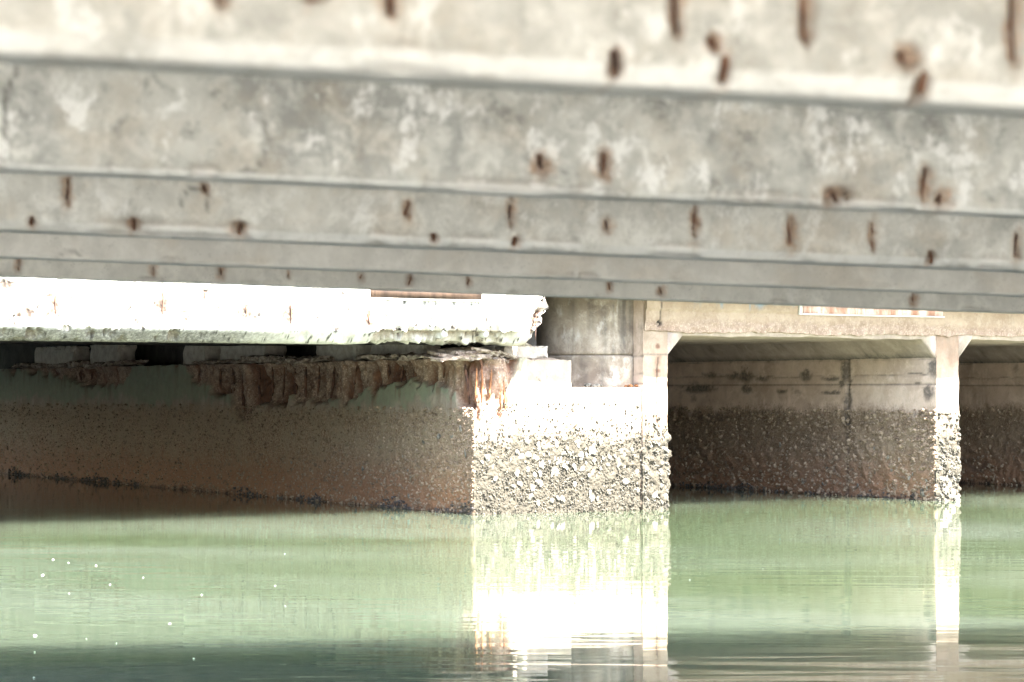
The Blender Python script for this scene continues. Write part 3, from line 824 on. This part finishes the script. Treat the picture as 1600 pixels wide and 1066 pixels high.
# the sunlit beam above the pier
B_W = -0.38
beam = empty('edge_beam', BG)
tag(beam, 'sunlit white edge beam with rust spots and broken lower edge, above the pier', 'beam')
WM = [(45, 484, 497, 7), (88, 452, 498, 8), (255, 448, 503, 8), (291, 488, 503, 8), (385, 477, 500, 8), (455, 470, 511, 9), (578, 486, 513, 9), (8, 440, 452, 8), (320, 455, 470, 3), (838, 480, 536, 7)]
wml = []
for (px, ya, yb, w) in WM:
    pa, pb = hit(BG, 1, B_W, px, ya), hit(BG, 1, B_W, px, yb)
    wml.append((pa.x, pa.z, pb.z, w * 0.0145))
A_END = hit(BG, 1, B_W, 853, 480).x
A_SPALL0, A_SPALL1 = hit(BG, 1, B_W, 590, 530).x, hit(BG, 1, B_W, 800, 530).x
ZB, ZF = 2.058, 2.20
def beam_masks(P):
    nz = fbm(P * 7, 5, 60, 0.62) - 0.5
    fine = fbm(P * 24, 3, 62, 0.6) - 0.5
    on = P[:, 1] < B_W + 0.01
    ru = np.zeros(len(P)); bl = np.zeros(len(P))
    for (x, za, zb, w) in wml:
        ex = (P[:, 0] - x + nz * w * 2.2) / w; ez = (P[:, 2] - (za + zb) / 2) / ((za - zb) / 2 + 0.02)
        d = np.sqrt(ex ** 2 + np.abs(ez) ** 3) + fine * 1.1
        bl = np.maximum(bl, sstep(1.2, 0.7, d) * on)
        ru = np.maximum(ru, sstep(1.0, 0.3, d + fine) * on)
    # broken lower edge, right part and the left end
    e = np.exp(-np.abs(P[:, 2] - (ZB + 0.10)) / 0.14)
    brk = sstep(A_SPALL0 - 0.1, A_SPALL0 + 0.1, P[:, 0]) * sstep(A_SPALL1 + 0.2, A_SPALL1 - 0.15, P[:, 0])
    left = sstep(hit(BG, 1, B_W, 330, 500).x, hit(BG, 1, B_W, 260, 500).x, P[:, 0])
    edge = e * np.maximum(brk * sstep(-0.22, 0.05, nz), np.maximum(left, 0.25) * sstep(0.02, 0.16, nz) * 0.6)
    endm = sstep(A_END - 0.22, A_END - 0.02, P[:, 0] + nz * 0.25)
    return nz, fine, ru, bl, edge, endm
def beam_disp(P):
    nz, fine, ru, bl, edge, endm = beam_masks(P)
    Q = P.copy()
    Q[:, 1] += nz * 0.02 + fine * 0.008 + bl * 0.025 + edge * 0.16 + endm * (0.07 + nz * 0.25 + fine * 0.12) * (P[:, 1] < B_W + 0.3)
    Q[:, 2] += fine * 0.012 + edge * (0.11 + fine * 0.10) * (P[:, 2] < ZB + 0.16)
    Q[:, 0] += sstep(A_END - 0.25, A_END, P[:, 0]) * ((fbm(np.stack([P[:, 2] * 6, P[:, 1] * 3, P[:, 1] * 0], -1), 5, 88, 0.65) - 0.5) * 0.55 + fine * 0.12 - 0.03)
    return Q
def beam_attr(P):
    nz, fine, ru, bl, edge, endm = beam_masks(P)
    cham_shade = sstep(ZF + 0.02, ZF - 0.03, P[:, 2] + nz * 0.06) * sstep(A_SPALL0 - 0.3, A_SPALL0 - 2.2, P[:, 0])  # shade along the lower chamfer put into the colour
    edge_shade = sstep(ZF + 0.05, ZF - 0.02, P[:, 2] + nz * 0.12) * sstep(-0.15, 0.1, nz + fine * 0.4) * sstep(A_SPALL0 + 0.5, A_SPALL0 - 2.5, P[:, 0])  # same painted edge shade, broken up by noise
    spk = sstep(0.60, 0.70, fbm(P * np.array([16, 16, 11]), 5, 66, 0.72)) * sstep(0.40, 0.62, fbm(P * np.array([1.6, 1, 2.5]), 4, 69, 0.6) + 0.25 * sstep(2.7, 2.25, P[:, 2])) * 0.8
    return dict(stain_or_shade=np.clip(np.maximum(np.maximum(edge_shade * 0.6, cham_shade * 0.85), spk) + bl * sstep(-0.05, 0.12, fine) * 0.8, 0, 0.95), crack=np.clip(np.maximum(ru * sstep(-0.18, 0.02, fine) * 0.97, spk * 1.2), 0, 0.97), rust=np.clip(ru * 0.8 + endm * sstep(0.05, 0.2, nz) * 0.5, 0, 1), spall=np.clip(bl * 0.5 + edge * 0.9 + endm * 0.55, 0, 1))
zz = axis(ZF, 3.15, 0.02)[::-1]
prof = [(B_W, z) for z in zz] + [(B_W + 0.05 * k, ZF - (ZF - ZB) * k / 4) for k in range(1, 5)] + [(B_W + y, ZB) for y in (0.3, 0.4, 0.5, 0.62)] + [(B_W + 0.62, z) for z in (2.3, 2.7, 3.15)]
xs = np.concatenate([np.arange(-40, -9.6, 0.4), axis(-9.6, A_END, 0.015)])
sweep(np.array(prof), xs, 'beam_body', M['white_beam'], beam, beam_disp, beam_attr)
for n, (x, za, zb, w) in enumerate(wml):
    if za - zb < 0.15: continue
    v, f = rod_mesh(0.009, (za - zb) * 0.75, 400 + n, bend=0.008)
    o = mesh_obj('stirrup', v, f, M['rust'], beam); o.location = (x, B_W + 0.012, zb + 0.04)
def panel(parent, bface, px0, px1, y0, y1, mat, label):
    """a sheet let into a shallow frame"""
    pa, pb = hit(BG, 1, bface, px0, y1), hit(BG, 1, bface, px1, y1)
    zt = max(hit(BG, 1, bface, px0, y0).z, pa.z + 0.12)
    zb_ = (pa.z + pb.z) / 2
    n_ = 24
    xs_ = np.linspace(pa.x, pb.x, n_)
    P = []
    for x in xs_:
        t = (x - pa.x) / (pb.x - pa.x)
        for k in range(4):
            u = k / 3
            P.append((x, bface - 0.018 - 0.02 * math.sin(math.pi * t) * (1 - u), zb_ + (zt + 0.12 - zb_) * u))
    k0 = len(P)
    P += [(p[0], bface + 0.02, p[2]) for p in P[:k0]]
    Fc = grid_faces(n_, 4).tolist() + grid_faces(n_, 4, k0, True).tolist()
    rim = [i * 4 for i in range(n_)] + [(n_ - 1) * 4 + k for k in range(1, 4)] + [i * 4 + 3 for i in range(n_ - 2, -1, -1)] + [2, 1]
    for i, j in zip(rim, rim[1:] + rim[:1]): Fc.append([i, i + k0, j + k0, j])
    o = mesh_obj('sheet_panel', P, Fc, mat, parent); tag(o, label)
    box_obj('panel_frame', (pa.x - 0.05, pa.x - 0.004), (bface - 0.03, bface + 0.02), (zb_ - 0.02, zt + 0.12), 0.06, M['white_beam'], parent, amp=0.003)
    box_obj('panel_sill', (pa.x, pb.x + 0.02), (bface - 0.035, bface + 0.02), (zb_ - 0.022, zb_ - 0.002), 0.1, M['white_beam'], parent, amp=0.003)
panel(beam, B_W, 577, 752, 449, 467, M['brown_panel'], 'brown rusty sheet let into the top of the white beam')

# deck and inner beams behind the sunlit beam
fd = empty('bridge_deck', BG)
tag(fd, 'dark deck slab of the left bridge, carried by the white beam over the pier', 'bridge deck')
box_obj('deck_slab', (-40, -1.1), (B_W + 0.03, 24), (3.16, 3.4), 1.0, M['under_deck_shade'], fd, amp=0.008)
box_obj('end_diaphragm', (-1.9, -1.65), (0.5, 22), (1.92, 3.14), 0.5, M['under_deck_shade'], fd, amp=0.008)
box_obj('end_diaphragm', (-40, -1.95), (23.0, 23.4), (1.86, 3.14), 0.8, M['under_deck_shade'], fd, amp=0.008)  # far closure added to block the bright slit of sky
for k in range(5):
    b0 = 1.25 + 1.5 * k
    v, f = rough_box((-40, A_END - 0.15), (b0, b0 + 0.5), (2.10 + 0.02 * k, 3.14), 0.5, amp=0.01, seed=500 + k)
    o = mesh_obj('inner_beam', v, f, M['under_deck_shade'], None, smooth=False); o.matrix_world = BG
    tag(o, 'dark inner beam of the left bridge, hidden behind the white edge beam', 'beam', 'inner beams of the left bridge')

# round column on the ledge
col_c = (-0.56, 0.93)
cr_ = empty('round_column', BG @ Matrix.Translation((col_c[0], col_c[1], Z_LEDGE)))
tag(cr_, 'round concrete column with vertical grey and white streaks, between white beam and culvert', 'column')
def drum(name, r, z0, z1, seed):
    na, nz_ = 90, int((z1 - z0) / 0.03) + 2
    P = np.zeros((na, nz_, 3)); th = np.linspace(0, 2 * math.pi, na, endpoint=False)
    z = np.linspace(z0, z1, nz_)
    P[..., 0] = np.cos(th)[:, None] * r; P[..., 1] = np.sin(th)[:, None] * r; P[..., 2] = z[None]
    P = P.reshape(-1, 3)
    d = (fbm(P * 4, 4, seed) - 0.5) * 0.03 + (fbm(P * np.array([18, 18, 2]), 3, seed + 2) - 0.5) * 0.012
    edge = np.exp(-(np.minimum(P[:, 2] - z0, z1 - P[:, 2])) / 0.012) * 0.012
    Q = P.copy(); Q[:, :2] *= (1 + (d - edge) / r)[:, None]
    i = np.arange(na)[:, None]; j = np.arange(nz_ - 1)[None]
    a = i * nz_ + j; b2 = ((i + 1) % na) * nz_ + j
    Fc = np.stack([a, b2, b2 + 1, a + 1], -1).reshape(-1, 4).tolist()
    Fc.append([k * nz_ + nz_ - 1 for k in range(na)]); Fc.append([k * nz_ for k in range(na)][::-1])
    stain_or_shade = np.clip(fbm(P * np.array([9, 9, 0.35]), 5, seed + 5, 0.65) * 3.4 - 1.8, 0, 0.75)
    pale = np.clip(fbm(P * np.array([14, 14, 0.35]), 5, seed + 7, 0.65) * 3.4 - 1.9, 0, 1) * sstep(-0.25, 0.3, P[:, 0])
    return mesh_obj(name, Q, Fc, M['column'], cr_, dict(stain_or_shade=stain_or_shade, pale=pale))
drum('column_base', 0.74, -0.02, 0.405, 3)
drum('column_shaft', 0.735, 0.412, 1.45, 8)

# small lumps on the ledge
for px, w, mat, lab in ((926, 30, M['oyster'], 'white broken rubble lying on the pier ledge before the round column'), (986, 20, M['rust_orange'], 'orange rusty rubble lying on the pier ledge beside the culvert')):
    p = hit(BG, 1, B_F + 0.12, px, 604)
    root = empty('rubble_heap', BG @ Matrix.Translation((p.x, B_F + 0.12, Z_LEDGE)))
    tag(root, lab, 'rubble')
    for q in range(5):
        s = w * 0.0079 * random.uniform(0.12, 0.22)
        v, f = lump_mesh(s, s, s * 0.7, 600 + q + w); o = mesh_obj('stone', v, f, mat, root, smooth=False)
        o.location = ((q - 2) * w * 0.0015, random.uniform(-0.05, 0.05), s * 0.5)

# ------------------------------------------------------------------ box culvert
cul = empty('box_culvert', BG)
tag(cul, 'cream concrete box culvert with haunched openings and tide-stained inner walls', 'culvert')
WALLS = [(-0.372, 0.0), (4.452, 4.853), (9.30, 9.70), (14.2, 14.6)]
ZC, HV, HH = 2.215, 0.25, 0.235
STAINS = [(1112, 587, 13, 5), (1146, 588, 10, 6), (1166, 588, 14, 11), (1190, 592, 12, 5), (1168, 608, 11, 8), (1090, 608, 34, 8), (1258, 588, 11, 10), (1298, 592, 16, 4), (1315, 600, 6, 8), (1220, 612, 8, 4), (1300, 614, 18, 3), (1325, 640, 7, 50), (1322, 580, 8, 25),
          (1430, 584, 20, 1.5), (1435, 598, 7, 1.5), (1452, 615, 9, 14), (1458, 575, 8, 18)]
def wall_part(n, a0, a1):
    depth = 15.0
    stain_l = []
    if n == 1:
        for (px, py, rx, ry) in STAINS:
            c = hit(BG, 0, a0, px, py); e = hit(BG, 0, a0, px + rx, py); g = hit(BG, 0, a0, px, py + ry)
            stain_l.append((c.y, c.z, abs(e.y - c.y), abs(g.z - c.z)))
    Vs, Fs, off = [], [], 0
    bs = axis(0, depth, 0.035 if n < 3 else 0.2); zs = axis(-0.7, 3.0, 0.022 if n < 3 else 0.2)
    as_ = axis(a0, a1, 0.0125 if n < 2 else 0.04)
    for G, nu, nv, fl in ((np.meshgrid(np.array([a0]), bs, zs, indexing='ij'), len(bs), len(zs), True), (np.meshgrid(as_, np.array([0.0]), zs, indexing='ij'), len(as_), len(zs), False),
                          (np.meshgrid(np.array([a1]), bs, zs, indexing='ij'), len(bs), len(zs), False)):
        P = np.stack(G, -1).reshape(-1, 3); Vs.append(P); Fs.append(grid_faces(nu, nv, off, fl)); off += len(P)
    P = np.concatenate(Vs)
    on_f = P[:, 1] < 1e-6; on_l = np.abs(P[:, 0] - a0) < 1e-6; on_r = np.abs(P[:, 0] - a1) < 1e-6
    n_a = fbm(P * 5, 5, 120 + n, 0.6) - 0.5; n_b = fbm(P * 17, 4, 130 + n, 0.6) - 0.5
    grow = sstep(1.3, 0.85, P[:, 2] + n_a * 0.4)
    lum = grow * (np.maximum(0, vnoise(P * 19, 50) - 0.4) * 0.06 + np.maximum(0, vnoise(P * 38, 52) - 0.45) * 0.03 + np.maximum(0, vnoise(P * 11, 54) - 0.5) * 0.06 * np.exp(-((P[:, 2] - 0.45) / 0.35) ** 2))
    # board marks of the formwork on the inner faces
    board = np.zeros(len(P)); crk = np.zeros(len(P))
    for zj in (1.72, 1.60, 1.96):
        board = np.maximum(board, sstep(0.014, 0.004, np.abs(P[:, 2] - zj + n_a * 0.03)) * on_l)
    jb = hit(BG, 0, a0, 1325, 600).y if n == 1 else 3.1
    joint = sstep(0.05, 0.01, np.abs(P[:, 1] - jb + n_b * 0.05)) * on_l
    st = joint * 0.55 + board * 0.6
    for (cy, cz, ry, rz) in stain_l:
        d = np.sqrt(((P[:, 1] - cy + n_a * ry * 1.2) / ry) ** 2 + ((P[:, 2] - cz + n_b * rz * 1.4) / rz) ** 2) + n_b * 1.2
        st = np.maximum(st, sstep(1.25, 0.4, d) * 0.8 * on_l)
    st = np.maximum(st, on_l * sstep(0.62, 0.75, fbm(P * np.array([1, 2.2, 3.5]), 5, 140 + n, 0.62)) * 0.5)
    ru = np.zeros(len(P))
    if n == 0:
        line = [(lambda h: (h.x, h.z))(hit(BG, 1, 0, *q)) for q in [(1028, 560), (1026, 580), (1027, 610), (1026, 640), (1026, 665)]]
        dd = seg_dist(np.stack([P[:, 0] + n_b * 0.03, P[:, 2]], -1), line)
        crk = np.maximum(crk, sstep(0.012, 0.004, dd) * on_f); ru = sstep(0.075, 0.01, dd + n_b * 0.08) * on_f * 0.5
        for (px, py, rx, ry) in ((1027, 579, 6, 5), (1026, 655, 5, 12), (1028, 541, 5, 5)):
            c = hit(BG, 1, 0, px, py)
            d = np.hypot((P[:, 0] - c.x) / (rx * .0082), (P[:, 2] - c.z) / (ry * .0082)) + n_b
            ru = np.maximum(ru, sstep(1.2, 0.4, d) * on_f * 0.9)
        st = np.maximum(st, on_f * sstep(0.02, 0.006, np.abs(P[:, 2] - 1.975 + n_b * 0.03)) * 0.6)
    if n == 1:
        ru = np.maximum(ru, on_f * sstep(1.75, 2.0, P[:, 2] + n_a * 0.5) * 0.3)
    Q = P.copy()
    r = n_a * 0.02 + n_b * 0.008 - lum - 0.0 * board
    Q[:, 0] += np.where(on_l, r + board * 0.012 + joint * 0.02, 0) - np.where(on_r, r, 0)
    Q[:, 1] += np.where(on_f, r, 0)
    o = mesh_obj('dividing_wall', Q, np.concatenate(Fs), M['culvert_wall'] if n else M['culvert_wall'], cul, dict(stain_or_shade=np.clip(st, 0, 1), crack=crk * 0.8, rust=np.clip(ru, 0, 1), front=on_f * 1.0, sun_dim=on_f * np.clip((1.25 - P[:, 2] - n_a * 0.5) / 0.75, 0, 1)))
    o.data.materials.append(M['culvert_end'])  # end faces take the darker copy, inner faces the lightened one
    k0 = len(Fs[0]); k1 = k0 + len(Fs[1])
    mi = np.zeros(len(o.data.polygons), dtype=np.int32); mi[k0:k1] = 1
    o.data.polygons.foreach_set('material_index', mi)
    return o
walls = [wall_part(n, *w) for n, w in enumerate(WALLS)]
for n in range(3):
    a0, a1 = WALLS[n][1], WALLS[n + 1][0]
    e = 0.02
    pts = [(a0 - e, 3.0), (a0 - e, ZC - HV - 0.01), (a0, ZC - HV), (a0 + HH, ZC), (a1 - HH, ZC), (a1, ZC - HV), (a1 + e, ZC - HV - 0.01), (a1 + e, 3.0)]
    # resample, sweep along b
    prf = []
    for (p, q) in zip(pts, pts[1:] + pts[:1]):
        m = max(1, int(math.hypot(q[0] - p[0], q[1] - p[1]) / 0.09))
        prf += [(p[0] + (q[0] - p[0]) * k / m, p[1] + (q[1] - p[1]) * k / m) for k in range(m)]
    prf = np.array(prf)
    bs = np.concatenate([axis(0.004, 6.0, 0.06), axis(6.2, 15.0, 0.25)])
    if n == 0:
        dline = [(hit(BG, 0, a1 - HH * 0.55, *q).y, 0) for q in ((1365, 533), (1380, 540), (1395, 546))]
    def dsp(P):
        P = np.stack([P[:, 1], P[:, 0], P[:, 2]], -1)
        nz = fbm(P * 3, 4, 170 + n, 0.6) - 0.5; nf = fbm(P * 14, 3, 175 + n) - 0.5
        low = np.exp(-np.abs(P[:, 2] - ZC) / 0.2)
        Q = P.copy(); Q[:, 2] += (nz * 0.05 + nf * 0.016) * low; Q[:, 0] += nz * 0.02 * low
        return Q
    def att(P):
        P = np.stack([P[:, 1], P[:, 0], P[:, 2]], -1)
        nz = fbm(P * 6, 4, 180 + n, 0.65)
        st = sstep(0.6, 0.72, nz) * 0.5 * (P[:, 1] > 0.2)
        edge = sstep(0.06, 0.01, np.abs(P[:, 2] - (ZC - HV)) + (nz - 0.5) * 0.08) * (P[:, 1] > 0.1)
        return dict(stain_or_shade=np.clip(st + edge * 0.7, 0, 1))
    sweep(prf[::-1], bs, 'roof_slab', M['soffit'], cul, dsp, att)
    # the sweep runs along x; dsp swaps x and y so that it runs into depth

# lintel with a ragged lower edge, and the coping added unseen to shade it
def lintel():
    zs = axis(2.29, 2.76, 0.018); as_ = axis(-0.36, 14.0, 0.022); bs = axis(-0.045, 0.0, 0.02)
    Vs, Fs, off = [], [], 0
    for G, nu, nv, fl in ((np.meshgrid(as_, np.array([-0.045]), zs, indexing='ij'), len(as_), len(zs), False), (np.meshgrid(as_, bs, np.array([2.29]), indexing='ij'), len(as_), len(bs), True),
                          (np.meshgrid(np.array([-0.36]), bs, zs, indexing='ij'), len(bs), len(zs), True)):
        P = np.stack(G, -1).reshape(-1, 3); Vs.append(P); Fs.append(grid_faces(nu, nv, off, fl)); off += len(P)
    P = np.concatenate(Vs)
    nz = fbm(P * 6, 5, 210, 0.65) - 0.5; nf = fbm(P * 20, 4, 214, 0.6) - 0.5
    nl = fbm(P * np.array([2.2, 2, 9]), 5, 219, 0.65) - 0.5
    low = sstep(2.47, 2.36, P[:, 2] + nl * 0.16)
    zst = hit(BG, 1, 0, 1100, 486).z
    step = sstep(zst - 0.006, zst + 0.006, P[:, 2] + nf * 0.012) * sstep(hit(BG, 1, 0, 1245, 486).x, hit(BG, 1, 0, 1238, 486).x, P[:, 0])
    Q = P.copy()
    fr = np.exp(-np.abs(P[:, 1] + 0.045) / 0.02)
    Q[:, 1] += fr * (nz * 0.012 + nf * 0.005 + low * (0.012 + nf * 0.05 + nl * 0.05) - step * 0.03)
    Q[:, 2] += np.exp(-np.abs(P[:, 2] - 2.29) / 0.04) * (nl * 0.10 + nf * 0.04 - 0.02)
    h = hit(BG, 1, -0.045, 1031, 505)
    hole = sstep(0.045, 0.03, np.hypot(P[:, 0] - h.x, P[:, 2] - h.z))
    Q[:, 1] += hole * 0.04
    # blue-grey paint runs near the top
    x0, x1 = hit(BG, 1, 0, 1085, 470).x, hit(BG, 1, 0, 1242, 470).x
    run = fbm(np.stack([P[:, 0] * 9, P[:, 2] * 0.7, P[:, 0] * 0], -1), 4, 233, 0.6)
    blue = sstep(x0 - .2, x0 + 0.4, P[:, 0]) * sstep(x1 + .05, x1 - 0.1, P[:, 0]) * sstep(-0.03, 0.10, P[:, 2] - 2.66 + (run - 0.5) * 0.7)
    crack = np.maximum(hole * 1.0, sstep(0.009, 0.003, np.abs(P[:, 0] - h.x - 0.004 + nf * 0.01)) * sstep(h.z, h.z + 0.05, P[:, 2]) * 0.8)
    mesh_obj('lintel', Q, np.concatenate(Fs), M['lintel'], cul, dict(spall=low * 0.55, rust=low * sstep(0.0, 0.2, nl) * 0.3, crack=crack, blue=blue))
bb = M['culvert']
ml = bb.copy(); ml.name = 'lintel concrete with blue paint runs'
nt = ml.node_tree; bs_ = nt.nodes['Principled BSDF']
src = bs_.inputs['Base Color'].links[0].from_socket
mx = nt.nodes.new('ShaderNodeMix'); mx.data_type = 'RGBA'; at_ = nt.nodes.new('ShaderNodeAttribute'); at_.attribute_name = 'blue'
nt.links.new(at_.outputs['Fac'], mx.inputs[0]); nt.links.new(src, mx.inputs[6]); mx.inputs[7].default_value = (0.20, 0.25, 0.28, 1)
nt.links.new(mx.outputs[2], bs_.inputs['Base Color'])
M['lintel'] = ml
lintel()
box_obj('shade_coping', (-1.95, 14.0), (-0.72, -0.05), (2.80, 3.02), 0.25, M['culvert'], cul, amp=0.008, seed=77)
box_obj('sun_cover_slab', (-1.35, 14.0), (-0.70, 15.0), (3.03, 3.3), 0.6, M['culvert'], cul, amp=0.006, seed=78)  # unseen cover added to keep sun off the round column
panel(cul, -0.05, 1252, 1472, 474, 492, M['pink_panel'], 'sunlit-toned pink sheet let into the lintel')

# growth on the culvert walls
def s_wall(a0):
    def f(rr):
        return (a0 - 0.01, 7.5 * rr.random() ** 1.4, 1.25 * rr.random() ** 1.1), (-1, 0, 0.1)
    return f
def s_end(a0, a1):
    def f(rr):
        return (rr.uniform(a0, a1), -0.012, min(1.2, abs(rr.gauss(0.4, 0.35)))), (0, -1, 0.1)
    return f
def s_foot(a0):
    def f(rr):
        b_ = 0.3 + 7 * rr.random(); m = patch(b_, 67)
        if rr.random() > (m - 0.40) * 4.5: return None, None
        return (a0 - 0.012, b_, abs(rr.gauss(0, 0.015 + 0.22 * max(0, m - 0.42)))), (-1, 0, 0.3)
    return f
shells('barnacle_crust', walls[1], M['barnacle_dark'], 3600, s_wall(WALLS[1][0]), 0.010, 0.042, 11)
shells('mussel_band', walls[1], M['mussel'], 1100, s_foot(WALLS[1][0]), 0.008, 0.032, 12)
shells('barnacle_crust', walls[2], M['barnacle_dark'], 1500, s_wall(WALLS[2][0]), 0.010, 0.042, 13)
shells('barnacle_crust', walls[0], M['barnacle'], 420, s_end(*WALLS[0]), 0.010, 0.036, 14)
shells('barnacle_crust', walls[1], M['barnacle'], 520, s_end(*WALLS[1]), 0.012, 0.042, 15)
for _ in range(26):
    p = hit(BG, 1, 0, rr.uniform(1463, 1499), rr.uniform(690, 785)); oyster(walls[1], (p.x, -0.03, p.z), 0.016 + 0.032 * rr.random() ** 1.6)
for _ in range(12):
    p = hit(BG, 1, 0, rr.uniform(1006, 1042), rr.uniform(690, 790)); oyster(walls[0], (p.x, -0.02, p.z), 0.02 + 0.025 * rr.random())
for _ in range(16):
    p = hit(BG, 0, WALLS[1][0], rr.uniform(1150, 1460), rr.uniform(685, 770)); oyster(walls[1], (WALLS[1][0] - 0.02, p.y, p.z), 0.016 + 0.03 * rr.random() ** 2, 90)

# ------------------------------------------------------------------ bits of foam on the water
FL = [(67, 899, 7, 'largest white foam fleck left on the bright green water'), (265, 975, 7, 'white foam fleck on dark green water, right of the others'), (55, 994, 8, 'white foam fleck low at the left edge of the water'), (303, 1030, 6, 'white foam fleck nearest the bottom of the left water')]
FL += [(x, y, w, None) for x, y, w in ((83, 875, 5), (107, 880, 4), (150, 884, 4), (224, 903, 4), (108, 928, 4), (315, 930, 4), (430, 916, 4), (446, 948, 4), (445, 866, 4), (135, 999, 3), (54, 1020, 4), (53, 1060, 5), (182, 1006, 3), (1192, 890, 3), (1078, 907, 3), (172, 914, 4))]
for n, (px, py, w, lab) in enumerate(FL):
    d = px_ray(px, py); t = -CAMH / d.z; p = CAM + d * t
    s = w * p.y / F * 0.34
    v, f = lump_mesh(s, s * 1.6, s * 0.28, 700 + n, 1, 0.3)
    o = mesh_obj('foam_fleck', v, f, M['foam']); o.location = (p.x, p.y, 0.004)
    tag(o, lab or 'tiny white foam fleck floating on the green water', 'foam fleck', 'foam flecks floating on the water')
